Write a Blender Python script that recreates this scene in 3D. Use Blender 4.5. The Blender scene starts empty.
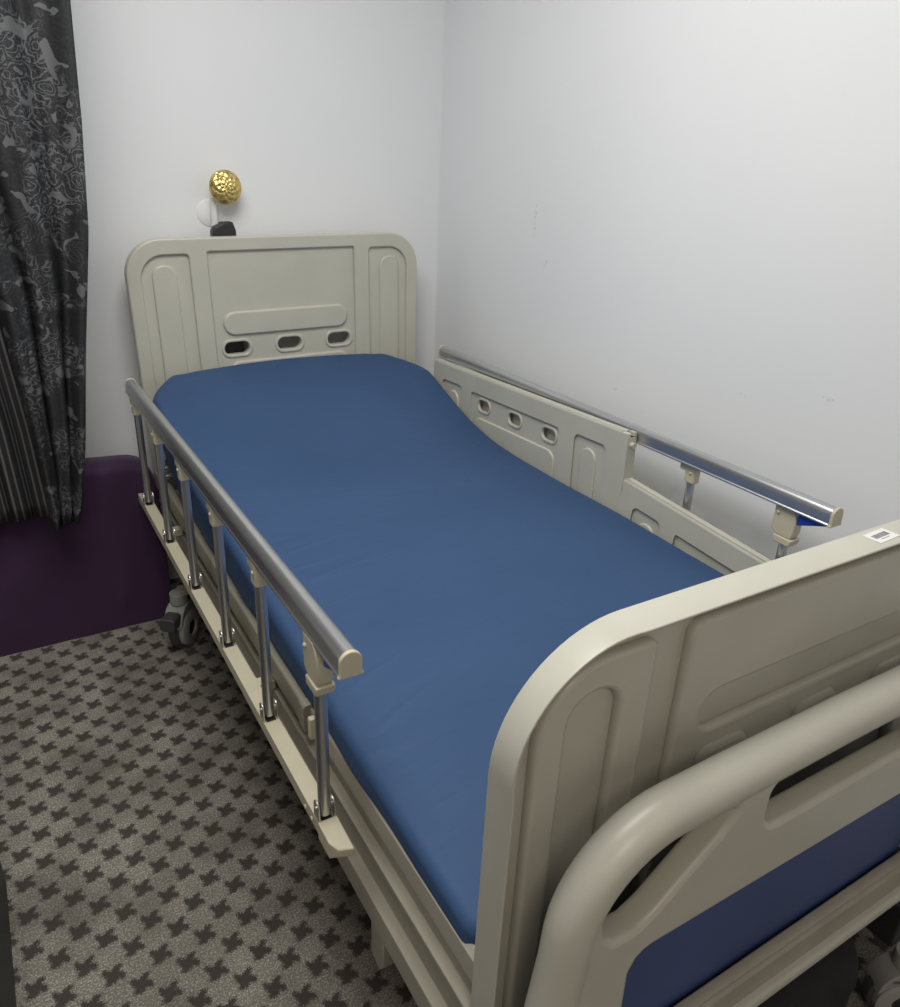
import bpy, bmesh, math, random
from math import radians as rad, pi, sin, cos
from mathutils import Vector, Matrix, noise
random.seed(7)
S = bpy.context.scene
COL = S.collection

# ---------------------------------------------------------------- camera
cam_d = bpy.data.cameras.new('camera')
cam = bpy.data.objects.new('camera', cam_d)
COL.objects.link(cam)
cam.location = (-0.8334, -0.4942, 1.3905)
cam.rotation_euler = (1.152502, -0.03963, -0.537835)
cam_d.sensor_fit = 'HORIZONTAL'
cam_d.sensor_width = 36
cam_d.lens = 766.92 / 900 * 36
cam_d.clip_start = 0.02
S.camera = cam
# ---------------------------------------------------------------- light
W = bpy.data.worlds.new('world'); S.world = W
W.use_nodes = True
W.node_tree.nodes['Background'].inputs[0].default_value = (0.8, 0.9, 1.0, 1)
W.node_tree.nodes['Background'].inputs[1].default_value = 0.3

def area(name, loc, size, energy, col, rot=(0, 0, 0)):
    d = bpy.data.lights.new(name, 'AREA'); d.shape = 'RECTANGLE'
    d.size, d.size_y = size; d.energy = energy; d.color = col
    o = bpy.data.objects.new(name, d); COL.objects.link(o)
    o.location = loc; o.rotation_euler = rot
    return o
area('ceiling_lamp', (-0.58, 0.60, 2.46), (1.1, 1.1), 31, (1.0, 0.985, 0.945))
area('rear_fill', (-1.2, -1.7, 2.46), (0.7, 0.7), 13, (1.0, 0.85, 0.73))  # unseen warm fill, added behind the camera to brighten the camera-facing foot end
S.view_settings.view_transform = 'Standard'
S.view_settings.look = 'None'
S.view_settings.gamma = 1
S.view_settings.use_curve_mapping = False
S.view_settings.exposure = 0.2

# ---------------------------------------------------------------- materials
class NT:
    def __init__(s, name):
        s.m = bpy.data.materials.new(name); s.m.use_nodes = True
        s.t = s.m.node_tree; s.n = s.t.nodes; s.l = s.t.links
        s.b = s.n['Principled BSDF']
    def inp(s, node, key, v):
        if v is None: return
        if isinstance(v, bpy.types.NodeSocket): s.l.new(v, node.inputs[key])
        else: node.inputs[key].default_value = v
    def math(s, op, a, b=None, c=None):
        n = s.n.new('ShaderNodeMath'); n.operation = op
        for i, v in enumerate((a, b, c)): s.inp(n, i, v)
        return n.outputs[0]
    def noise(s, vec, scale, detail=3, rough=.5, dist=0):
        n = s.n.new('ShaderNodeTexNoise')
        s.inp(n, 'Vector', vec); s.inp(n, 'Scale', scale); s.inp(n, 'Detail', detail)
        s.inp(n, 'Roughness', rough); s.inp(n, 'Distortion', dist)
        return n.outputs[0]
    def coord(s, kind='Object'):
        return s.n.new('ShaderNodeTexCoord').outputs[kind]
    def pos(s):
        return s.n.new('ShaderNodeNewGeometry').outputs['Position']
    def sep(s, v):
        n = s.n.new('ShaderNodeSeparateXYZ'); s.l.new(v, n.inputs[0]); return n.outputs
    def comb(s, x, y, z):
        n = s.n.new('ShaderNodeCombineXYZ')
        for i, v in enumerate((x, y, z)): s.inp(n, i, v)
        return n.outputs[0]
    def ramp(s, f, stops, interp='LINEAR'):
        n = s.n.new('ShaderNodeValToRGB'); s.l.new(f, n.inputs[0])
        cr = n.color_ramp; cr.interpolation = interp
        while len(cr.elements) < len(stops): cr.elements.new(.5)
        for e, (p, c) in zip(cr.elements, stops):
            e.position = p; e.color = (c, c, c, 1) if isinstance(c, (int, float)) else (*c, 1)
        return n.outputs[0]
    def mix(s, f, a, b, kind='MIX'):
        n = s.n.new('ShaderNodeMix'); n.data_type = 'RGBA'; n.blend_type = kind
        s.inp(n, 0, f)
        for k, v in ((6, a), (7, b)):
            if isinstance(v, tuple): v = (*v, 1)
            s.inp(n, k, v)
        return n.outputs[2]
    def bump(s, h, strength=.3, dist=.002):
        n = s.n.new('ShaderNodeBump'); s.l.new(h, n.inputs['Height'])
        n.inputs['Strength'].default_value = strength; n.inputs['Distance'].default_value = dist
        s.l.new(n.outputs[0], s.b.inputs['Normal'])
    def set(s, col=None, rough=None, metal=None, spec=None):
        if col is not None: s.inp(s.b, 'Base Color', (*col, 1) if isinstance(col, tuple) else col)
        s.inp(s.b, 'Roughness', rough); s.inp(s.b, 'Metallic', metal)
        s.inp(s.b, 'Specular IOR Level', spec)
        return s.m

def plain(name, col, rough=.5, metal=0, var=.06, scale=25, bump=0, spec=.5):
    t = NT(name); n = t.noise(t.coord(), scale, 4)
    lo = tuple(c * (1 - var) for c in col); hi = tuple(min(1, c * (1 + var)) for c in col)
    t.set(t.ramp(n, [(.3, lo), (.7, hi)]), rough, metal, spec)
    if bump: t.bump(t.noise(t.coord(), scale * 12, 3), bump, .001)
    return t.m

M = {}
M['beige'] = plain('beige_plastic', (.515, .508, .435), .34, bump=.04, scale=9, var=.04)
M['beige_matte'] = plain('beige_painted_steel', (.35, .328, .265), .45, scale=12, var=.07)
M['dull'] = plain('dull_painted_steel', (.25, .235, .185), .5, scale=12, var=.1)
M['cream'] = plain('cream_plastic', (.54, .50, .37), .42, var=.04)
M['alu'] = plain('brushed_aluminium', (.56, .57, .58), .30, .9, var=.05, scale=8)
M['steel'] = plain('zinc_steel', (.55, .54, .50), .3, .9)
M['blackp'] = plain('black_plastic', (.022, .022, .024), .5)
M['darkgrey'] = plain('dark_grey_plastic', (.06, .06, .062), .5)
M['grey'] = plain('grey_plastic', (.33, .33, .31), .45)
M['rubber'] = plain('rubber', (.07, .07, .07), .7)
M['bluelatch'] = plain('blue_plastic', (.01, .05, .35), .4)
M['whitep'] = plain('white_plastic', (.78, .78, .76), .4, var=.02)
M['ink'] = plain('ink', (.26, .26, .26), .6)
M['blackfab'] = plain('black_fabric', (.012, .011, .013), .85, scale=30, var=.3, bump=.3)
M['hole'] = M['blackp']

def m_wall():
    t = NT('white_painted_wall'); p = t.pos()
    big = t.noise(p, 1.3, 3); col = t.ramp(big, [(.3, (.775, .79, .81)), (.7, (.81, .825, .845))])
    sx = t.sep(p)
    # scuffs on the paint with a shape of their own
    for (y, z, ry, rz, sl) in ((1.455, 1.24, .006, .05, .0), (1.39, 1.12, .012, .02, .4), (1.018, .839, .018, .005, .3),
                               (.404, .978, .02, .006, .2), (.921, .804, .012, .005, 0), (.62, .93, .01, .004, 0)):
        dy = t.math('SUBTRACT', sx[1], y); dz = t.math('SUBTRACT', sx[2], z)
        dy = t.math('ADD', dy, t.math('MULTIPLY', dz, sl))
        r = t.math('ADD', t.math('POWER', t.math('ABSOLUTE', t.math('DIVIDE', dy, ry)), 2.0),
                   t.math('POWER', t.math('ABSOLUTE', t.math('DIVIDE', dz, rz)), 2.0))
        m = t.math('LESS_THAN', r, 1.0)
        nn = t.math('GREATER_THAN', t.noise(p, 160, 3), .56)
        col = t.mix(t.math('MULTIPLY', t.math('MULTIPLY', m, nn), .45), col, (.42, .41, .40))
    t.bump(t.noise(p, 60, 4), .06, .002)
    return t.set(col, .75)
M['wall'] = m_wall()
M['ceil'] = plain('ceiling_paint', (.78, .78, .77), .9, var=.02)

def m_carpet():
    t = NT('patterned_carpet'); p = t.pos()
    warp = t.noise(p, 55, 3, .6)
    s = t.sep(p)
    wq = t.noise(p, 330, 2, .6)
    jx = t.math('MULTIPLY', t.math('SUBTRACT', wq, .5), .022)
    wq2 = t.noise(t.comb(s[1], s[0], s[2]), 300, 2, .6)
    jy = t.math('MULTIPLY', t.math('SUBTRACT', wq2, .5), .022)
    px = t.math('ADD', t.math('ADD', s[0], .713), jx); py = t.math('ADD', t.math('SUBTRACT', s[1], .89), jy)
    a = t.math('DIVIDE', t.math('ADD', px, py), .083); b = t.math('DIVIDE', t.math('SUBTRACT', px, py), .083)
    fa = t.math('SUBTRACT', t.math('FRACT', t.math('ADD', a, .5)), .5)
    fb = t.math('SUBTRACT', t.math('FRACT', t.math('ADD', b, .5)), .5)
    dx = t.math('MULTIPLY', t.math('ADD', fa, fb), .0415); dy = t.math('MULTIPLY', t.math('SUBTRACT', fa, fb), .0415)
    r = t.math('SQRT', t.math('ADD', t.math('MULTIPLY', dx, dx), t.math('MULTIPLY', dy, dy)))
    th = t.math('ARCTAN2', dy, dx)
    c4 = t.math('COSINE', t.math('ADD', t.math('MULTIPLY', th, 4), t.math('MULTIPLY', r, 130.0)))
    c2 = t.math('COSINE', t.math('ADD', t.math('MULTIPLY', th, 5), 1.0))
    R = t.math('ADD', t.math('ADD', .0172, t.math('MULTIPLY', c4, .0052)), t.math('MULTIPLY', c2, .0018))
    d = t.math('SUBTRACT', R, r)
    star = t.ramp(t.math('ADD', t.math('MULTIPLY', d, 130.0), .5), [(.0, 0), (.35, .35), (.75, 1)])
    fib = t.noise(p, 900, 2, .7); med = t.noise(p, 7, 4, .6); fl = t.noise(p, 260, 4, .75)
    base = t.ramp(med, [(.3, (.14, .13, .11)), (.7, (.27, .252, .216))])
    fluff = t.math('MULTIPLY', t.ramp(fl, [(.50, 0), (.58, 1)]), t.ramp(med, [(.35, .35), (.65, 1)]))
    base = t.mix(t.math('MULTIPLY', fluff, .75), base, (.68, .64, .56))
    base = t.mix(t.ramp(fib, [(.35, .45), (.55, 0)]), base, (.055, .051, .046))
    dark = t.ramp(fib, [(.3, (.030, .026, .023)), (.7, (.080, .069, .062))])
    col = t.mix(t.math('MULTIPLY', star, .93), base, dark)
    t.bump(t.math('ADD', fl, fib), .55, .003)
    return t.set(col, .95, spec=.1)
M['carpet'] = m_carpet()

def m_mattress():
    t = NT('blue_vinyl_cover'); p = t.coord()
    n = t.noise(p, 3, 3)
    col = t.ramp(n, [(.3, (.034, .074, .165)), (.7, (.040, .083, .182))])
    s = t.sep(p)
    st = t.noise(t.comb(t.math('MULTIPLY', s[0], 2.2), t.math('MULTIPLY', s[1], 9), s[2]), 3.5, 3, .5, .6)
    t.bump(t.math('ADD', st, t.math('MULTIPLY', t.noise(p, 500, 2), .04)), .22, .012)
    return t.set(col, .62, spec=.22)
M['blue'] = m_mattress()
M['blueinsert'] = plain('blue_insert', (.052, .082, .21), .55, scale=4, var=.12)

def m_purple():
    t = NT('purple_velour'); p = t.coord()
    col = t.ramp(t.noise(p, 9, 4), [(.3, (.030, .0075, .040)), (.7, (.042, .011, .054))])
    t.bump(t.noise(p, 60, 4), .2, .004)
    t.b.inputs['Sheen Weight'].default_value = .15
    return t.set(col, .8)
M['purple'] = m_purple()

def m_gold():
    t = NT('embossed_brass'); p = t.coord()
    s = t.sep(p)
    r = t.math('SQRT', t.math('ADD', t.math('MULTIPLY', s[0], s[0]), t.math('MULTIPLY', s[2], s[2])))
    th = t.math('ARCTAN2', s[2], s[0])
    w = t.math('MULTIPLY', t.math('SINE', t.math('MULTIPLY', th, 8)), t.math('SINE', t.math('MULTIPLY', r, 330)))
    nz = t.noise(p, 190, 2)
    h = t.math('ADD', w, t.math('MULTIPLY', nz, 1.6))
    col = t.ramp(t.math('MULTIPLY', t.math('ADD', h, .6), .5), [(.0, (.40, .28, .07)), (.6, (.80, .62, .24))])
    t.bump(h, .5, .003)
    return t.set(col, .32, .95)
M['gold'] = m_gold()

def m_damask():
    t = NT('damask_fabric'); p = t.coord(); s = t.sep(p)
    v = t.comb(s[0], t.math('MULTIPLY', s[1], .3), s[2])
    n1 = t.noise(v, 16, 2, .5, 3.2)
    n2 = t.noise(v, 55, 2, .5, 1.8)
    n3 = t.noise(v, 22, 2, .5, .9)
    n4 = t.noise(v, 9, 1, .4, .3)
    wv = t.n.new('ShaderNodeVectorMath'); wv.operation = 'MULTIPLY_ADD'
    nc = t.n.new('ShaderNodeTexNoise'); t.l.new(v, nc.inputs['Vector']); nc.inputs['Scale'].default_value = 14
    t.l.new(nc.outputs['Color'], wv.inputs[0]); wv.inputs[1].default_value = (.06, .06, .06); t.l.new(v, wv.inputs[2])
    vo = t.n.new('ShaderNodeTexVoronoi'); t.l.new(wv.outputs[0], vo.inputs['Vector']); vo.inputs['Scale'].default_value = 26
    scroll = t.ramp(t.math('SINE', t.math('ADD', t.math('MULTIPLY', vo.outputs['Distance'], 26.0), t.math('MULTIPLY', n1, 14.0))), [(.45, 0), (.85, .9)])
    fine = t.ramp(t.math('SINE', t.math('MULTIPLY', n2, 44.0)), [(.6, 0), (.95, 1)])
    patch = t.ramp(n3, [(.615, 0), (.63, 1)])
    area_ = t.ramp(n4, [(.44, .10), (.56, 1)])
    k = t.math('MULTIPLY', t.math('MAXIMUM', t.math('MULTIPLY', scroll, .9), t.math('MULTIPLY', fine, .5)), area_)
    k = t.math('MAXIMUM', k, t.math('MULTIPLY', patch, .85))
    ground = t.ramp(t.noise(p, 160, 2), [(.3, (.015, .016, .018)), (.7, (.026, .027, .030))])
    col = t.mix(k, ground, (.135, .138, .146))
    t.bump(k, .25, .002)
    return t.set(col, .55, spec=.3)
M['damask'] = m_damask()

def m_stripe():
    t = NT('striped_fabric'); uv = t.n.new('ShaderNodeUVMap'); uv.uv_map = 'UVMap'
    s = t.sep(uv.outputs[0])
    f = t.math('FRACT', t.math('MULTIPLY', s[0], 1.0))
    k = t.ramp(f, [(.0, 0), (.62, 0), (.70, 1), (.86, 1), (.94, 0)])
    k2 = t.ramp(t.math('FRACT', t.math('MULTIPLY', s[0], 6.0)), [(.4, 0), (.7, .12)])
    nz = t.noise(t.coord(), 300, 2)
    k = t.math('MULTIPLY', t.math('MAXIMUM', k, k2), t.ramp(nz, [(.3, .6), (.6, 1)]))
    return t.set(t.mix(k, (.010, .010, .012), (.12, .12, .125)), .55)
M['stripe'] = m_stripe()

# ---------------------------------------------------------------- helpers
def link(name, bm, mat, parent=None, smooth=True, bevel=0, angle=35, mats=None):
    bmesh.ops.recalc_face_normals(bm, faces=bm.faces)
    me = bpy.data.meshes.new(name); bm.to_mesh(me); bm.free()
    for m in (mats or [mat]): me.materials.append(m)
    o = bpy.data.objects.new(name, me); COL.objects.link(o)
    if parent: o.parent = parent
    if bevel:
        b = o.modifiers.new('bevel', 'BEVEL'); b.width = bevel; b.segments = 2; b.limit_method = 'ANGLE'; b.angle_limit = rad(40)
        b.harden_normals = False
    if smooth:
        for p in me.polygons: p.use_smooth = True
        me.set_sharp_from_angle(angle=rad(angle))
    return o
def tag(o, label, cat, group=None, kind=None):
    o['label'] = label; o['category'] = cat
    if group: o['group'] = group
    if kind: o['kind'] = kind
    return o
def empty(name, loc=(0, 0, 0)):
    o = bpy.data.objects.new(name, None); COL.objects.link(o); o.location = loc; o.empty_display_size = .1
    return o
def box(bm, x0, x1, y0, y1, z0, z1, mx=None):
    v = [bm.verts.new((x, y, z)) for x in (x0, x1) for y in (y0, y1) for z in (z0, z1)]
    if mx is not None:
        for q in v: q.co = mx @ q.co
    for f in ((0, 1, 3, 2), (4, 6, 7, 5), (0, 4, 5, 1), (2, 3, 7, 6), (0, 2, 6, 4), (1, 5, 7, 3)):
        bm.faces.new([v[i] for i in f])
    return v
def cyl(bm, a, b, r, r2=None, n=20, cap=True):
    a = Vector(a); b = Vector(b); d = b - a; q = d.to_track_quat('Z', 'Y'); r2 = r if r2 is None else r2
    A = []; B = []
    for i in range(n):
        t = 2 * pi * i / n
        A.append(bm.verts.new(a + q @ Vector((r * cos(t), r * sin(t), 0))))
        B.append(bm.verts.new(b + q @ Vector((r2 * cos(t), r2 * sin(t), 0))))
    for i in range(n): bm.faces.new((A[i], A[(i + 1) % n], B[(i + 1) % n], B[i]))
    if cap: bm.faces.new(A[::-1]); bm.faces.new(B)
def lathe(bm, prof, origin, axis, n=32):
    """prof: list of (radius, height along axis)"""
    q = Vector(axis).to_track_quat('Z', 'Y'); o = Vector(origin); rings = []
    for r, h in prof:
        if r < 1e-6: rings.append([bm.verts.new(o + q @ Vector((0, 0, h)))]); continue
        rings.append([bm.verts.new(o + q @ Vector((r * cos(2 * pi * i / n), r * sin(2 * pi * i / n), h))) for i in range(n)])
    for A, B in zip(rings, rings[1:]):
        for i in range(n):
            j = (i + 1) % n
            if len(A) == 1 and len(B) == 1: continue
            if len(A) == 1: bm.faces.new((A[0], B[i], B[j]))
            elif len(B) == 1: bm.faces.new((A[i], A[j], B[0]))
            else: bm.faces.new((A[i], A[j], B[j], B[i]))
    for R_ in (rings[0], rings[-1]):
        if len(R_) > 1: bm.faces.new(R_)
def tube(bm, pts, r, n=20, cap=True):
    pts = [Vector(p) for p in pts]; rings = []
    up = None
    for i, p in enumerate(pts):
        d = (pts[min(i + 1, len(pts) - 1)] - pts[max(i - 1, 0)]).normalized()
        if up is None:
            up = d.orthogonal().normalized()
        up = (up - d * up.dot(d)).normalized(); s = d.cross(up)
        rr = r(i / (len(pts) - 1)) if callable(r) else r
        rings.append([bm.verts.new(p + up * rr * cos(2 * pi * k / n) + s * rr * sin(2 * pi * k / n)) for k in range(n)])
    for A, B in zip(rings, rings[1:]):
        for k in range(n): bm.faces.new((A[k], A[(k + 1) % n], B[(k + 1) % n], B[k]))
    if cap: bm.faces.new(rings[0][::-1]); bm.faces.new(rings[-1])
def prism(bm, poly, fn, a, b):
    """poly: 2-D outline, fn(u,v,t)->xyz, from t=a to t=b"""
    A = [bm.verts.new(fn(u, v, a)) for u, v in poly]; B = [bm.verts.new(fn(u, v, b)) for u, v in poly]
    n = len(poly)
    for i in range(n): bm.faces.new((A[i], A[(i + 1) % n], B[(i + 1) % n], B[i]))
    bm.faces.new(A[::-1]); bm.faces.new(B)
alongY = lambda u, v, t: (u, t, v)
alongX = lambda u, v, t: (t, u, v)
alongZ = lambda u, v, t: (u, v, t)
def rr(x0, x1, z0, z1, r, n=8):
    """rounded rectangle; r single or (bl, br, tr, tl)"""
    if not isinstance(r, (tuple, list)): r = (r,) * 4
    out = []
    for (cx, cz, a0, q) in ((x0 + r[0], z0 + r[0], pi, r[0]), (x1 - r[1], z0 + r[1], 1.5 * pi, r[1]),
                            (x1 - r[2], z1 - r[2], 0, r[2]), (x0 + r[3], z1 - r[3], .5 * pi, r[3])):
        if q < 1e-5: out.append((cx, cz)); continue
        for i in range(n + 1):
            t = a0 + .5 * pi * i / n; out.append((cx + q * cos(t), cz + q * sin(t)))
    return out
def plate(bm, outline, holes, d0, d1, bevel, plane='XZ', mx=None):
    """flat board with through holes and rounded edges; d0..d1 = its extent along the third axis"""
    cu = bpy.data.curves.new('tmp', 'CURVE'); cu.dimensions = '2D'; cu.fill_mode = 'BOTH'
    th = d1 - d0; bevel = min(bevel, th * .49)
    cu.extrude = th / 2 - bevel; cu.bevel_depth = bevel; cu.bevel_resolution = 2; cu.offset = -bevel
    for pl in [outline] + list(holes):
        sp = cu.splines.new('POLY'); sp.points.add(len(pl) - 1); sp.use_cyclic_u = True
        for q, (u, v) in zip(sp.points, pl): q.co = (u, v, 0, 1)
    o = bpy.data.objects.new('tmp', cu); COL.objects.link(o)
    dg = bpy.context.evaluated_depsgraph_get(); dg.update()
    me = bpy.data.meshes.new_from_object(o.evaluated_get(dg))
    mid = (d0 + d1) / 2
    for v in me.vertices:
        u, w, t = v.co
        v.co = (u, mid + t, w) if plane == 'XZ' else (mid + t, u, w)
        if mx is not None: v.co = mx @ v.co
    bm.from_mesh(me)
    bpy.data.objects.remove(o); bpy.data.curves.remove(cu); bpy.data.meshes.remove(me)

# ---------------------------------------------------------------- room
XW, YW, ZC, XL, YR = .632, 2.03, 2.5, -2.6, -2.7
def slab(name, a):
    bm = bmesh.new(); box(bm, *a); return bm
def struct(name, a, mat):
    o = link(name, slab(name, a), mat, smooth=False); o['kind'] = 'structure'; return o
struct('floor', (XL, XW, YR, YW, -.1, 0), M['carpet'])
struct('ceiling', (XL, XW, YR, YW, ZC, ZC + .1), M['ceil'])
struct('wall_back', (XL, XW, YW, YW + .1, -.1, ZC + .1), M['wall'])
struct('wall_right', (XW, XW + .1, YR, YW, -.1, ZC + .1), M['wall'])
struct('wall_left', (XL - .1, XL, YR, YW, -.1, ZC + .1), M['wall'])
struct('wall_front', (XL, XW, YR - .1, YR, -.1, ZC + .1), M['wall'])

# ---------------------------------------------------------------- bed
bed = tag(empty('hospital_bed'), 'beige hospital bed with aluminium side rails standing along the white wall', 'bed')
CX, HB, HT = .012, .470, 1.165

# headboard
def headboard():
    bm = bmesh.new(); y = 1.907
    out = rr(CX - HB, CX + HB, .34, HT, (.02, .02, .105, .105), 14)
    ov = [rr(c - .040, c + .040, .811, .851, .0195) for c in (-.158, .015, .188)]
    plate(bm, out, ov, y + .009, y + .038, .005)
    ctr = rr(CX - .236, CX + .236, .45, 1.125, .004, 2)
    al = rr(CX - .430, CX - .290, .45, 1.120, (.01, .01, .012, .068), 12)
    ar = rr(CX + .290, CX + .430, .45, 1.120, (.01, .01, .068, .012), 12)
    plate(bm, out, [ctr, al, ar], y, y + .012, .0045)
    for x in (-.365, .365):
        plate(bm, rr(CX + x - .035, CX + x + .035, .5, 1.092, .0345, 12), [], y + .002, y + .013, .0045)
    plate(bm, rr(CX - .207, CX + .207, .872, .945, .036, 12), [], y + .001, y + .013, .0055)
    plate(bm, rr(CX - .200, CX + .207, .66, .790, .034, 12), [], y + .001, y + .013, .0055)
    for c, o in zip((-.158, .015, .188), ov):
        plate(bm, rr(c - .050, c + .050, .802, .860, .028), [o], y + .005, y + .011, .003)
    a = rad(1.0)
    for v in bm.verts:
        dx, dz = v.co.x - CX, v.co.z - (HT - .1)
        v.co.x = CX + dx * cos(a) - dz * sin(a); v.co.z = HT - .1 + dx * sin(a) + dz * cos(a)
    return link('headboard', bm, M['beige'], bed, angle=50)
hb = headboard()

# footboard : a shell, its hollow side faces outward
FT = .967
def footboard():
    bm = bmesh.new()
    out = rr(-.465, .465, .30, FT, (.02, .02, .155, .155), 18)
    inn = rr(-.4615, .4615, .3035, FT - .0035, (.015, .015, .1515, .1515), 18)
    plate(bm, out, [inn], -.043, .002, .0015)
    for v in bm.verts:
        q = max(0.0, min(1.0, -v.co.y / .043))
        ax, az = abs(v.co.x) - (.465 - .155), v.co.z - (FT - .155)
        if ax > 0 and az > 0:
            th = math.atan2(az, ax); d = .010 * q * sin(2 * th)
            v.co.x += math.copysign(d * cos(th), v.co.x); v.co.z += d * sin(th)
    plate(bm, rr(-.462, .462, .303, FT - .003, (.015, .015, .150, .150), 18), [], -.014, 0, .004)
    lz = rr(-.176, .312, .768, .826, .0285, 10)
    lz2 = rr(-.176, .312, .42, .690, .03, 10)
    plate(bm, rr(-.218, .352, .34, .938, (.01, .01, .02, .02)), [lz, lz2], -.027, -.011, .006)
    for s in (-1, 1):
        a, b, c, d = (-.428, -.270, -.388, -.316) if s < 0 else (.375, .440, .39, .425)
        if s > 0: plate(bm, rr(a, b, .34, .86, .01), [], -.027, -.011, .006); continue
        rads = (.01, .01, .012, .09) if s < 0 else (.01, .01, .09, .012)
        plate(bm, rr(a, b, .34, .935, rads, 12), [rr(c, d, .40, .895, .035, 12)], -.027, -.011, .006)
    for c in (-.125, .062, .245):
        plate(bm, rr(c - .046, c + .046, .700, .742, .020, 10), [], -.034, -.012, .007)
    # inner face relief
    plate(bm, rr(-.20, .20, .74, .83, .04, 10), [], -.002, .006, .0035)
    return link('footboard', bm, M['beige'], bed, angle=50)
fbd = footboard()
bm = bmesh.new(); plate(bm, [(-.0235, -.0125), (.0235, -.0125), (.0235, .0125), (-.0235, .0125)], [], -.0003, .0003, .0001)
for v in bm.verts: v.co = Vector((v.co.x, v.co.z, v.co.y))
stk = link('barcode_sticker', bm, M['whitep'], fbd, smooth=False)
stk.location = (.127, -.0195, FT + .0004); stk.rotation_euler = (0, 0, rad(3))
bm = bmesh.new(); x = -.0165
random.seed(3)
while x < .016:
    w = random.choice((.0007, .0012, .0018)); box(bm, x, x + w, -.0030, .0055, .0003, .0006); x += w + random.choice((.0006, .001))
box(bm, -.010, .008, -.0068, -.0058, .0003, .0006)
link('printed_bars', bm, M['ink'], stk, smooth=False)

# hooped end frame in front of the footboard
def end_frame():
    bm = bmesh.new(); yc = -.100; r = .0275
    pts = [(-.452, yc, .24), (-.442, yc, .40), (-.432, yc, .54), (-.422, yc, .62)]
    cx, cz, R_ = -.296, .648, .124
    for i in range(1, 15):
        t = pi - (pi / 2) * i / 14
        pts.append((cx + R_ * cos(t), yc, cz + R_ * sin(t)))
    pts += [(-.2, yc, .774), (-.1, yc, .775), (0, yc, .776)]
    full = pts + [(-x, y, z) for x, y, z in pts[-2::-1]]
    tube(bm, full, r, 28)
    out = rr(-.425, .425, .26, .765, (.01, .01, .11, .11), 12)
    slotA = [(-.378, .655), (-.372, .625), (-.350, .607), (-.322, .607), (-.30, .62), (-.24, .668), (-.195, .70), (-.185, .728),
             (-.22, .738), (-.32, .735), (-.355, .715), (-.372, .69)]
    slotAr = [(-x, z) for x, z in slotA[::-1]]
    slotA = [(-.388, .675), (-.384, .648), (-.366, .630), (-.336, .629), (-.31, .642), (-.26, .683), (-.222, .712), (-.20, .735), (-.205, .745), (-.30, .745), (-.345, .735), (-.375, .708)]
    slotB = rr(-.142, .245, .676, .752, (.032, .032, .02, .02), 8)
    opening = [(-.325, .28), (.37, .28), (.36, .572), (-.305, .585), (-.316, .583), (-.325, .577), (-.333, .560)]
    plate(bm, out, [slotA, slotAr, slotB, opening], yc - .019, yc + .016, .008)
    o = link('end_frame', bm, M['beige'], bed, angle=50)
    bm = bmesh.new()
    y0 = -.105
    prof = [(y0, .246), (y0, .326), (y0 + .006, .330), (y0 + .006, .339), (y0, .342), (y0, .349), (y0 + .006, .352), (-.090, .352), (-.088, .348), (-.088, .246)]
    prism(bm, prof, alongX, -.455, .455)
    link('end_beam', bm, M['beige_matte'], o, bevel=.0015)
    bm = bmesh.new(); plate(bm, rr(-.36, .36, .30, .60, .01, 3), [], -.083, -.075, .003)
    bi = link('blue_insert', bm, M['blueinsert'], o); bi['label'] = 'dark blue panel behind the opening of the end frame'
    for x in (-.40, .40):
        bm = bmesh.new(); box(bm, x - .02, x + .02, -.072, -.010, .388, .412)
        link('mounting_bracket', bm, M['beige_matte'], o, bevel=.002)
end_frame()

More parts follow.
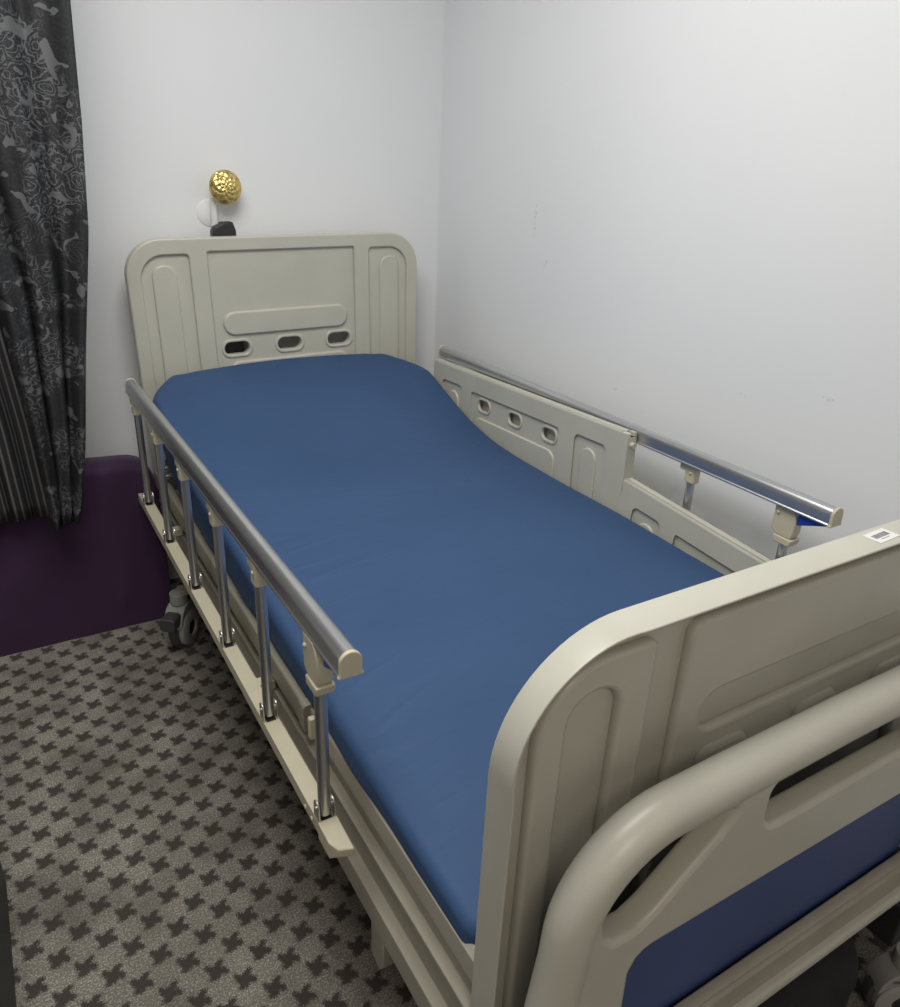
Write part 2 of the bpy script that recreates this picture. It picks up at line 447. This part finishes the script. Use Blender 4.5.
# frame beams
def beams():
    prof = [(-.430, .512), (-.440, .517), (-.452, .517), (-.460, .508), (-.463, .482), (-.463, .476), (-.452, .470), (-.452, .430),
            (-.466, .422), (-.466, .414), (-.453, .406), (-.453, .340), (-.470, .332), (-.470, .282), (-.430, .282)]
    for s in (1, -1):
        bm = bmesh.new(); prism(bm, [(u * s, v) for u, v in prof], alongY, .004, .575)
        # lower part of the beam runs on to the head end
        low = prof[8:]; low = [(-.430, .422)] + low
        prism(bm, [(u * s, v) for u, v in low], alongY, .575, 1.775)
        link('side_beam', bm, M['beige_matte'], bed, bevel=.0012, angle=30)
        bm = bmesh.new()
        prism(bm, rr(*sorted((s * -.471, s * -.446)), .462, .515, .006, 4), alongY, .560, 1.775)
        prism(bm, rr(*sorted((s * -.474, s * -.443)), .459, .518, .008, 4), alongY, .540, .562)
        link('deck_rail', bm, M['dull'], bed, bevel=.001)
        bm = bmesh.new()
        box(bm, *sorted((s * -.474, s * -.462)), .508, .520, .468, .512)
        link('locating_tab', bm, M['cream'], bed, bevel=.002)
    for y in (.06, .65, 1.25, 1.84):
        bm = bmesh.new(); box(bm, -.43, .43, y - .02, y + .02, .30, .36)
        link('cross_beam', bm, M['beige_matte'], bed, bevel=.003)
    # decks
    bm = bmesh.new(); box(bm, -.430, .430, .02, 1.45, .484, .496)
    for y in (.2, .5, .8, 1.1): box(bm, -.43, .43, y - .015, y + .015, .362, .484)
    link('deck_platform', bm, M['beige_matte'], bed)
    bm = bmesh.new()
    mx = Matrix.Translation((0, 1.475, .494)) @ Matrix.Rotation(rad(27), 4, 'X')
    box(bm, -.430, .430, 0, .44, -.016, -.004, mx)
    box(bm, -.440, -.410, 0, .44, -.04, -.012, mx); box(bm, .410, .440, 0, .44, -.04, -.012, mx)
    link('raised_backrest_platform', bm, M['beige_matte'], bed)
    # lifting gear under the raised backrest
    bm = bmesh.new()
    cyl(bm, (-.40, 1.28, .40), (-.40, 1.70, .555), .010)
    cyl(bm, (-.445, 1.72, .575), (-.38, 1.72, .575), .012)
    cyl(bm, (-.452, 1.60, .500), (-.40, 1.60, .500), .014)
    cyl(bm, (-.462, 1.66, .560), (-.43, 1.66, .560), .009)
    cyl(bm, (-.462, 1.66, .535), (-.43, 1.66, .535), .009)
    tube(bm, [(-.45, 1.60, .50), (-.455, 1.63, .47), (-.45, 1.66, .45), (-.44, 1.72, .44)], .006, 10)
    cyl(bm, (-.40, 1.28, .40), (.40, 1.28, .40), .012)
    link('lifting_linkage', bm, M['steel'], bed)
beams()

# casters
def caster(loc, ang, legtop, sc=1.0, legx=0, legmat='beige_matte', legy=0):
    mx = Matrix.Translation(loc) @ Matrix.Rotation(ang, 4, 'Z') @ Matrix.Scale(sc, 4)
    # local: axle along X
    bm = bmesh.new()
    cyl(bm, (0, .0, .125), (0, 0, .155), .022)
    # fork : hood plus two cheeks
    for s in (-1, 1):
        pl = [(.030 * cos(t), .052 + .030 * sin(t)) for t in [pi + pi * i / 10 for i in range(11)]] + [(.040, .085), (.030, .112), (-.030, .112), (-.040, .085)]
        prism(bm, pl, alongX, s * .020 - .004, s * .020 + .004)
    pl = [(.048 * cos(t), .072 + .055 * sin(t)) for t in [pi * i / 12 for i in range(13)]]
    prism(bm, pl + [(-.038, .080), (-.03, .100), (.03, .100), (.038, .080)], alongX, -.024, .024)
    for v in bm.verts: v.co = mx @ v.co
    f = link('caster', bm, M['grey'], bed, bevel=.002)
    bm = bmesh.new()
    lathe(bm, [(.03, -.014), (.048, -.014), (.053, -.009), (.054, 0), (.053, .009), (.048, .014), (.03, .014)], (0, 0, .055), (1, 0, 0), 40)
    for v in bm.verts: v.co = mx @ v.co
    link('wheel', bm, M['rubber'], f)
    bm = bmesh.new()
    for s in (-1, 1):
        lathe(bm, [(.047, .013), (.048, .026), (.040, .030), (.022, .030), (.020, .024), (.0, .024)], (0, 0, .055), (s, 0, 0), 32)
    for v in bm.verts: v.co = mx @ v.co
    link('wheel_cover', bm, M['grey'], f)
    for s in (-1, 1):
        bm = bmesh.new(); cyl(bm, (s * .0235, 0, .055), (s * .0255, 0, .055), .018)
        for v in bm.verts: v.co = mx @ v.co
        link('hub', bm, M['blackp'], f)
    bm = bmesh.new(); prism(bm, rr(-.02, .02, .082, .118, .01, 4), lambda u, v, t: (u, t, v), -.075, -.035)
    for v in bm.verts: v.co = mx @ v.co
    link('brake_pedal', bm, M['darkgrey'], f, bevel=.003)
    bm = bmesh.new()
    x, y, _ = loc
    y += legy; x += legx; box(bm, x - .022, x + .022, y - .03, y + .03, .150 * sc, legtop)
    box(bm, *sorted((x - legx, x)), y - .02, y + .02, .150 * sc, .165 * sc)
    link('leg', bm, M[legmat], bed, bevel=.003)
caster((-.472, 1.61, 0), rad(-38), .300, 1.18, .06)
caster((.446, 1.62, 0), rad(20), .300)
caster((-.36, -.09, 0), rad(-20), .240, 1, 0, 'blackp')
caster((.372, -.150, 0), rad(60), .246, 1, 0, 'blackp', .052)
bm = bmesh.new(); prism(bm, [(.236, .284), (.236, .215), (.250, .195), (.280, .205), (.280, .284)], alongX, -.468, -.440)
link('frame_foot_bracket', bm, M['beige_matte'], bed, bevel=.002)

# side rails
PY = [1.677, 1.41, 1.143, .88, .618, .355]
def side_rail(s):
    xc = s * .506; Y0, Y1 = .262, 1.752
    w = .0150
    prof = [(w * cos(t), .803 + w * sin(t)) for t in [pi * i / 14 for i in range(15)]] + [(-w, .786), (-w - .002, .784), (-w - .002, .781), (w + .002, .781), (w + .002, .784), (w, .786)]
    bm = bmesh.new(); prism(bm, [(xc + u, v) for u, v in prof], alongY, Y0, Y1)
    rail = link('side_rail', bm, M['alu'], bed, angle=30)
    rail['label'] = 'aluminium side rail next to the carpeted floor' if s < 0 else 'aluminium side rail next to the white wall'
    k = 1.06
    for y0, y1 in ((Y0 - .007, Y0), (Y1, Y1 + .006)):
        bm = bmesh.new(); prism(bm, [(xc + u * k, .797 + (v - .797) * k) for u, v in prof], alongY, y0, y1)
        link('end_cap', bm, M['cream'], rail, bevel=.0015)
    xp = s * .511
    bm = bmesh.new()
    a, b = sorted((s * .496, s * .525))
    prism(bm, [(a, .428), (a, .454), (b, .454), (b, .428), (b - .003, .428), (b - .003, .449), (a + .003, .449), (a + .003, .428)], alongY, .335, 1.765)
    for y in (.74, 1.5): box(bm, *sorted((s * .462, s * .500)), y - .012, y + .012, .425, .445)
    for y in (.372, .40): cyl(bm, (s * .525, y, .440), (s * .528, y, .440), .004, n=10)
    link('lower_channel', bm, M['cream'], rail, smooth=False, bevel=.001)
    # shaped end of the channel
    bm = bmesh.new()
    prism(bm, [(s * .495, .345), (s * .527, .345), (s * .527, .300), (s * .518, .286), (s * .495, .278)], alongZ, .424, .457)
    for v in bm.verts:
        if v.co.y < .30 and v.co.z < .44: v.co.z += .012
        if v.co.y < .30 and v.co.z > .45: v.co.z -= .006
    link('channel_end_cap', bm, M['cream'], rail, bevel=.002)
    for i, y in enumerate(PY):
        bm = bmesh.new(); cyl(bm, (xp, y, .462), (xp, y, .755), .0098, n=20)
        link('post', bm, M['alu'], rail)
        bm = bmesh.new()
        if i < 5:
            prism(bm, rr(xp - .012, xp + .012, y - .015, y + .015, .006, 4), alongZ, .737, .784)
            prism(bm, rr(xp - .011, xp + .011, y - .006, y + .032, .004, 4), alongZ, .762, .783)
            cyl(bm, (xp - .015, y - .004, .762), (xp + .015, y - .004, .762), .004, n=12)
        else:
            prism(bm, [(y + .030, .784), (y + .030, .725), (y + .016, .716), (y - .018, .716), (y - .022, .730), (y - .022, .760), (y - .010, .784)], alongX, xp - .0125, xp + .0125)
            prism(bm, [(y + .020, .716), (y + .018, .700), (y - .020, .700), (y - .024, .716)], alongX, xp - .015, xp + .015)
            cyl(bm, (xp - .016, y + .020, .764), (xp + .016, y + .020, .764), .004, n=12)
        link('bracket', bm, M['cream'], rail, bevel=.0025)
        bm = bmesh.new()
        for q in (-1, 1):
            pl = [(y - .011, .454), (y + .011, .454), (y + .011, .478)] + [(y + .011 * cos(t), .478 + .011 * sin(t)) for t in [pi * j / 8 for j in range(1, 8)]] + [(y - .011, .478)]
            prism(bm, pl, alongX, xp + q * .0125 - .001, xp + q * .0125 + .001)
        cyl(bm, (xp - .0155, y, .476), (xp + .0155, y, .476), .0032, n=12)
        link('hinge_clip', bm, M['steel'], rail, smooth=True)
        bm = bmesh.new(); box(bm, xp - .0085, xp + .0085, y - .013, y + .013, .4545, .4565)
        link('clip_slot', bm, M['blackp'], rail, smooth=False)
    bm = bmesh.new()
    prism(bm, [(.330, .782), (.272, .782), (.268, .776), (.285, .770), (.330, .752)], alongX, xc - .009, xc + .009)
    lt = link('release_latch', bm, M['bluelatch'], rail, bevel=.002); lt['label'] = 'blue release latch'
n_before = set(bpy.data.objects)
side_rail(-1)
for o in set(bpy.data.objects) - n_before:          # this rail drops slightly towards the head end
    if o.type == 'MESH' and o.name.split('.')[0] in ('side_rail', 'end_cap', 'bracket', 'release_latch'):
        for v in o.data.vertices: v.co.z -= .014 * (v.co.y - .26) / 1.49
side_rail(1)

# plastic guards along the wall side
def guard(y0, y1, ztop, zbot, tilt, oz=0):
    L = y1 - y0; yc = (y0 + y1) / 2; x = .457
    mx = Matrix.Translation((0, yc, ztop)) @ Matrix.Rotation(tilt, 4, 'X')
    H = zbot - ztop
    f = L / .945
    def r4(a, b, c, d, r): return rr(a * f, b * f, c, d, r if not isinstance(r, tuple) else r, 8)
    out = rr(-L / 2, L / 2, H, 0, (.01, .01, .004, .004), 4)
    bm = bmesh.new()
    ctr = r4(-.215, .235, -.30, -.052, (.01, .01, .012, .012))
    e1 = r4(-.405, -.275, -.30, -.048, (.01, .01, .02, .02)); e2 = r4(.285, .415, -.30, -.048, (.01, .01, .02, .02))
    ov = [rr(c * f - .030, c * f + .030, -.105 + oz, -.072 + oz, .016, 8) for c in (-.165, .0, .165)]
    plate(bm, out, [ctr, e1, e2], x, x + .008, .003, 'YZ', mx)
    plate(bm, out, ov, x + .006, x + .012, .001, 'YZ', mx)
    plate(bm, rr(-L / 2 + .02, L / 2 - .004, H, -.003, .004, 2), [], x + .024, x + .0275, .0005, 'YZ', mx)
    for c, o in zip((-.165, 0, .165), ov):
        plate(bm, rr(c * f - .038, c * f + .038, -.113 + oz, -.064 + oz, .024, 8), [o], x + .003, x + .008, .002, 'YZ', mx)
    for c in (-.335, .345):
        plate(bm, rr(c * f - .030, c * f + .030, -.30, -.078, .0295, 10), [], x + .001, x + .009, .004, 'YZ', mx)
    plate(bm, rr(-.198 * f, .212 * f, -.26, -.130 + oz, .034, 10), [], x + .001, x + .009, .004, 'YZ', mx)
    box(bm, x + .001, x + .030, -L / 2 + .018, L / 2 - .002, -.005, 0, mx)
    box(bm, x + .026, x + .030, -L / 2 + .018, L / 2 - .002, -.020, 0, mx)
    box(bm, x + .001, x + .030, -L / 2 + .018, -L / 2 + .021, H, 0, mx)
    box(bm, x + .022, x + .030, -L / 2, -L / 2 + .02, -.010, 0, mx)
    box(bm, x + .001, x + .030, -L / 2 - .001, -L / 2 + .002, -.20, -.012, mx)
    box(bm, x + .001, x + .030, L / 2 - .003, L / 2, H, 0, mx)
    o = link('guard_panel', bm, M['beige'], bed, angle=50)
    bm = bmesh.new(); a = mx @ Vector((x + .015, -L / 2 - .012, -.030)); b = mx @ Vector((x + .015, -L / 2 + .002, -.030))
    cyl(bm, a, b, .007)
    link('hinge_pin', bm, M['cream'], o)
guard(.785, 1.728, .795, .53, rad(-1.8))
guard(.035, .780, .668, .46, rad(4.0), -.022)

# ---------------------------------------------------------------- mattress
def interp(tab, y):
    for (a, va), (b, vb) in zip(tab, tab[1:]):
        if y <= b:
            t = max(0, (y - a) / (b - a)); return va + (vb - va) * t
    return tab[-1][1]
LT = [(0, .540), (.1, .543), (.4, .558), (.8, .592), (1.05, .612), (1.2, .622), (1.34, .636), (1.48, .668), (1.6, .705), (1.75, .745), (1.9, .768)]
RT = [(0, .600), (.45, .606), (1.0, .610), (1.2, .612), (1.34, .622), (1.48, .650), (1.6, .690), (1.75, .745), (1.9, .775)]
def mattress():
    bm = bmesh.new(); NY, NX = 420, 60
    ya, yb = .008, 1.898
    rings = []
    for j in range(NY + 1):
        t = j / NY; y = ya + (yb - ya) * t
        # footprint narrows at the rounded corners
        e = .10; dh = max(0, (y - (yb - .16)) / .16)
        hw_l = .457 - .10 * dh ** 1.6; hw_r = .4545 - .13 * dh ** 1.5
        df = max(0, ((ya + .035) - y) / .035); hw_l -= .03 * (1 - math.sqrt(max(0, 1 - df * df))); hw_r -= .03 * (1 - math.sqrt(max(0, 1 - df * df)))
        sm = lambda T: (interp(T, y - .03) + interp(T, y) + interp(T, y + .03)) / 3
        zl, zr = sm(LT), sm(RT)
        bot = .499 if y < 1.48 else .499 + (y - 1.48) * math.tan(rad(27))
        endr = 0
        de = max(0, (.03 - (y - ya)) / .03, (.03 - (yb - y)) / .03)
        endr = .028 * (1 - math.sqrt(max(0, 1 - de * de)))
        ring = []
        def topz(u):
            z = zl + (zr - zl) * (u + .457) / .907 + .022 * (1 - (u / .46) ** 2)
            z += .004 * noise.noise(Vector((u * 3, y * 3, 0))) - endr
            z += .0018 * noise.noise(Vector((u * 4, y * 26, 3))) * max(0, min(1, (-u - .05) / .25)) * (1 if .2 < y < 1.3 else .3)
            for (cy, cx_, ln, sl, hh) in ((.93, -.30, .10, .10, .0028), (.86, -.33, .08, .02, .0022), (.815, -.25, .10, .05, .0025), (.80, -.30, .06, -.05, .002),
                                          (.50, -.36, .07, .25, .003), (.40, -.35, .08, .3, .0025), (1.40, .38, .05, .1, -.004), (1.33, .37, .06, .15, -.003)):
                z += hh * math.exp(-((y - cy - sl * (u - cx_)) / .007) ** 2 - ((u - cx_) / ln) ** 4)
            return z
        rad_e = .020
        n_arc = 7
        # left side from the bottom up
        pl = []
        zt = topz(-hw_l)
        pl.append((-hw_l + .015, bot)); 
        bul = .006 + .006 * noise.noise(Vector((0, y * 7, 1)))
        for k in range(1, 4): 
            q = k / 4; pl.append((-hw_l - bul * sin(pi * q) + .004, bot + (zt - rad_e - bot) * q))
        for k in range(n_arc + 1):
            a = pi - (pi / 2) * k / n_arc
            pl.append((-hw_l + rad_e + rad_e * cos(a), zt - rad_e + rad_e * sin(a)))
        u0, u1 = -hw_l + rad_e, hw_r - rad_e
        for k in range(1, NX):
            q = k / NX; u = u0 + (u1 - u0) * q
            blend = min(1, min(q, 1 - q) * 12)
            z = topz(u) * blend + (zt if q < .5 else topz(hw_r)) * (1 - blend)
            pl.append((u, z))
        zt2 = topz(hw_r)
        for k in range(n_arc + 1):
            a = pi / 2 - (pi / 2) * k / n_arc
            pl.append((hw_r - rad_e + rad_e * cos(a), zt2 - rad_e + rad_e * sin(a)))
        for k in range(3, 0, -1):
            q = k / 4; pl.append((hw_r, bot + (zt2 - rad_e - bot) * q))
        pl.append((hw_r - .015, bot))
        rings.append([bm.verts.new((u, y, z)) for u, z in pl])
    n = len(rings[0])
    for A, B in zip(rings, rings[1:]):
        for k in range(n): bm.faces.new((A[k], A[(k + 1) % n], B[(k + 1) % n], B[k]))
    bm.faces.new(rings[0]); bm.faces.new(rings[-1])
    o = link('mattress', bm, M['blue'], angle=60)
    tag(o, 'plain blue vinyl covered mattress with raised head end, lying on the beige bed', 'mattress')
mattress()

# ---------------------------------------------------------------- purple covered box
def purple():
    bm = bmesh.new()
    N = 60; x0, x1, y0, y1, H = -1.75, -.462, 1.785, 1.885, .545
    # profile across the front (YZ), swept along X; the right end is rounded in XZ
    def pt(x, s):
        # s 0..1 : up the front, over the top, down the back
        dx = max(0, (x - (x1 - .08)) / .08); h = H - .07 * (1 - math.sqrt(max(0, 1 - dx * dx)))
        h += .014 * max(0, (-x - .52)) / .25 if x > -.8 else .014
        r = .035
        segs = [(y0, 0), (y0, h * .25), (y0, h * .5), (y0, h * .75), (y0, h - r)]
        return segs, h, r
    cols = []
    for i in range(N + 1):
        x = x0 + (x1 - x0) * i / N
        segs, h, r = pt(x, 0)
        pl = [(y0, h * q / 8) for q in range(8)] 
        pl = [(y, min(z, h - r)) for y, z in pl]
        pl += [(y0 + r - r * cos(a), h - r + r * sin(a)) for a in [pi / 2 * k / 6 for k in range(7)]]
        pl += [(y1 - .02, h), (y1, h - .02), (y1, 0)]
        col = []
        for k, (y, z) in enumerate(pl):
            fr = 1 if k < 12 else 0
            d = .010 * noise.noise(Vector((x * 5, z * 2.5, 1))) + .005 * noise.noise(Vector((x * 16, z * 5, 4)))
            d += -.012 * math.exp(-((x + .60 + .04 * (z - .3)) / .012) ** 2) * (z > .1)
            xx = x
            col.append(bm.verts.new((xx, y + fr * d * (1 if z > .01 else .3), z + (fr * .004 * noise.noise(Vector((x * 9, 0, 0))) if z > .5 else 0))))
        cols.append(col)
    n = len(cols[0])
    for A, B in zip(cols, cols[1:]):
        for k in range(n): bm.faces.new((A[k], A[(k + 1) % n], B[(k + 1) % n], B[k]))
    bm.faces.new(cols[0]); bm.faces.new(cols[-1])
    o = link('padded_panel', bm, M['purple'], angle=60)
    tag(o, 'upright padded panel in dark purple cloth by the back wall, below the grey curtain', 'padded panel')
purple()

# ---------------------------------------------------------------- curtains
def curtain(name, edgeL, edgeR, y_at, amp, waves, phase, mat, N=150, MZ=50, zb=None, uvscale=None):
    bm = bmesh.new(); uvl = bm.loops.layers.uv.new('UVMap')
    ztop = 2.455
    grid = []
    for j in range(MZ + 1):
        row = []
        for i in range(N + 1):
            q = i / N
            z0 = zb(q); z = z0 + (ztop - z0) * (j / MZ)
            xl, xr = interp(edgeL, z), interp(edgeR, z)
            x = xl + (xr - xl) * q
            ph = waves * q * 2 * pi + phase + .5 * sin(z * 2.1)
            y = y_at + amp * (sin(ph) + .35 * sin(2.3 * ph + 1 + z)) * (.75 + .25 * cos(z * 1.7)) + .006 * noise.noise(Vector((x * 8, z * 3, 0)))
            x += .15 * amp * cos(ph)
            row.append((bm.verts.new((x, y, z)), q))
        grid.append(row)
    for j in range(MZ):
        for i in range(N):
            f = bm.faces.new([grid[j][i][0], grid[j][i + 1][0], grid[j + 1][i + 1][0], grid[j + 1][i][0]])
            qs = (grid[j][i][1], grid[j][i + 1][1], grid[j + 1][i + 1][1], grid[j + 1][i][1])
            for lp, q in zip(f.loops, qs): lp[uvl].uv = (q * (uvscale or 1), lp.vert.co.z)
    o = link(name, bm, mat, angle=80)
    m = o.modifiers.new('cloth thickness', 'SOLIDIFY'); m.thickness = .003
    return o
o = curtain('damask_curtain', [(.40, -.758), (.7, -.772), (1.05, -.79), (1.3, -.86), (2.5, -1.1)],
            [(.40, -.725), (.46, -.70), (.66, -.660), (.9, -.625), (1.2, -.575), (1.45, -.553), (1.7, -.540), (2.5, -.50)], 1.685, .034, 2.5, 1.9, M['damask'],
            zb=lambda q: .432 + .014 * q)
tag(o, 'dark grey damask curtain with silvery scroll pattern hanging in front of the purple panel', 'curtain')
o = curtain('striped_curtain', [(.40, -1.75), (2.5, -1.75)], [(.40, -.750), (.7, -.762), (1.05, -.79), (1.3, -.86), (2.5, -.95)], 1.742, .010, 16, 0, M['stripe'],
            N=320, zb=lambda q: .425 + .02 * q, uvscale=68)
tag(o, 'black curtain with thin grey vertical stripes, partly behind the damask curtain', 'curtain')
bm = bmesh.new(); box(bm, -1.9, -.40, 1.66, 1.745, 2.462, 2.5)
tag(link('curtain_track', bm, M['whitep'], bevel=.003), 'white curtain track fixed to the ceiling', 'curtain track')

# ---------------------------------------------------------------- gold holdback and black clamp
hx, hz = -.136, 1.296
t = tag(empty('curtain_holdback', (hx, 2.03, hz)), 'round embossed gold disc on a white stem above the headboard', 'curtain holdback')
bm = bmesh.new()
lathe(bm, [(0, .018), (.012, .0175), (.028, .0145), (.040, .009), (.0475, .002), (.049, -.002), (.046, -.006), (0, -.006)], (0, 0, 0), (0, -1, 0), 48)
d = link('embossed_disc', bm, M['gold'], t, angle=60); d.location = (0, -.050, 0)
bm = bmesh.new(); cyl(bm, (-.002, -.044, 0), (-.030, -.022, -.030), .007); tube(bm, [(-.030, -.022, -.030), (-.032, -.017, -.06), (-.032, -.016, -.13)], .0105, 14)
link('stem', bm, M['whitep'], t)
bm = bmesh.new(); lathe(bm, [(.0, .003), (.037, .003), (.040, .001), (.040, 0)], (-.040, 0, -.075), (0, -1, 0), 36)
link('wall_plate', bm, M['wall'], t)
bm = bmesh.new()
prism(bm, [(-.190, .79), (-.190, 1.172), (-.184, 1.185), (-.165, 1.193), (-.160, 1.199), (-.128, 1.201), (-.124, 1.190), (-.119, 1.175), (-.119, .79)], alongY, 1.958, 1.996)
o = link('black_clamp', bm, M['blackp'], bevel=.004)
tag(o, 'small black plastic block peeking over the headboard below the gold disc', 'clamp')

# ---------------------------------------------------------------- black items at the frame edges
bm = bmesh.new(); box(bm, -1.55, -.994, -.15, .915, 0, .42)
o = link('storage_chest', bm, M['blackp'], bevel=.006)
bm = bmesh.new(); box(bm, -1.56, -.9935, -.155, .92, .42, .44); link('lid', bm, M['blackp'], o, bevel=.004)
tag(o, 'black chest on the carpet at the lower left corner', 'chest')
def bundle():
    bm = bmesh.new(); bmesh.ops.create_uvsphere(bm, u_segments=40, v_segments=24, radius=1)
    for v in bm.verts:
        f = lambda a, p: math.copysign(abs(a) ** p, a)
        x, y, z = f(v.co.x, .5), f(v.co.y, .55), f(v.co.z, .55)
        n = noise.noise(Vector((x * 2 + 5, y * 2, z * 2))) * .08
        v.co = (.475 + x * .115 * (1 + n), .145 + y * .185 * (1 + n), max(.001, .10 + z * (.10 + .05 * n)))
    tag(link('cloth_bundle', bm, M['blackfab'], angle=80), 'small black cloth bundle on the floor behind the bed caster near the wall', 'cloth bundle')
bundle()
def bag():
    bm = bmesh.new(); bmesh.ops.create_uvsphere(bm, u_segments=48, v_segments=28, radius=1)
    for v in bm.verts:
        x, y, z = v.co
        f = lambda a, p: math.copysign(abs(a) ** p, a)
        x, y, z = f(x, .45), f(y, .5), f(z, .5)
        n = noise.noise(Vector((x * 2, y * 2, z * 2))) * .05
        v.co = (.085 + x * .245, .11 + y * .25 * (1 + n), max(.001, .105 + z * (.104 + .02 * n)))
    o = link('holdall_bag', bm, M['blackfab'], angle=80)
    tag(o, 'black fabric bag on the floor under the foot end of the bed', 'bag')
    bm = bmesh.new(); tube(bm, [(.05, .10, .198), (.06, .08, .225), (.17, .06, .232), (.28, .08, .225), (.29, .10, .198)], .008, 10)
    link('handle', bm, M['blackfab'], o)
bag()
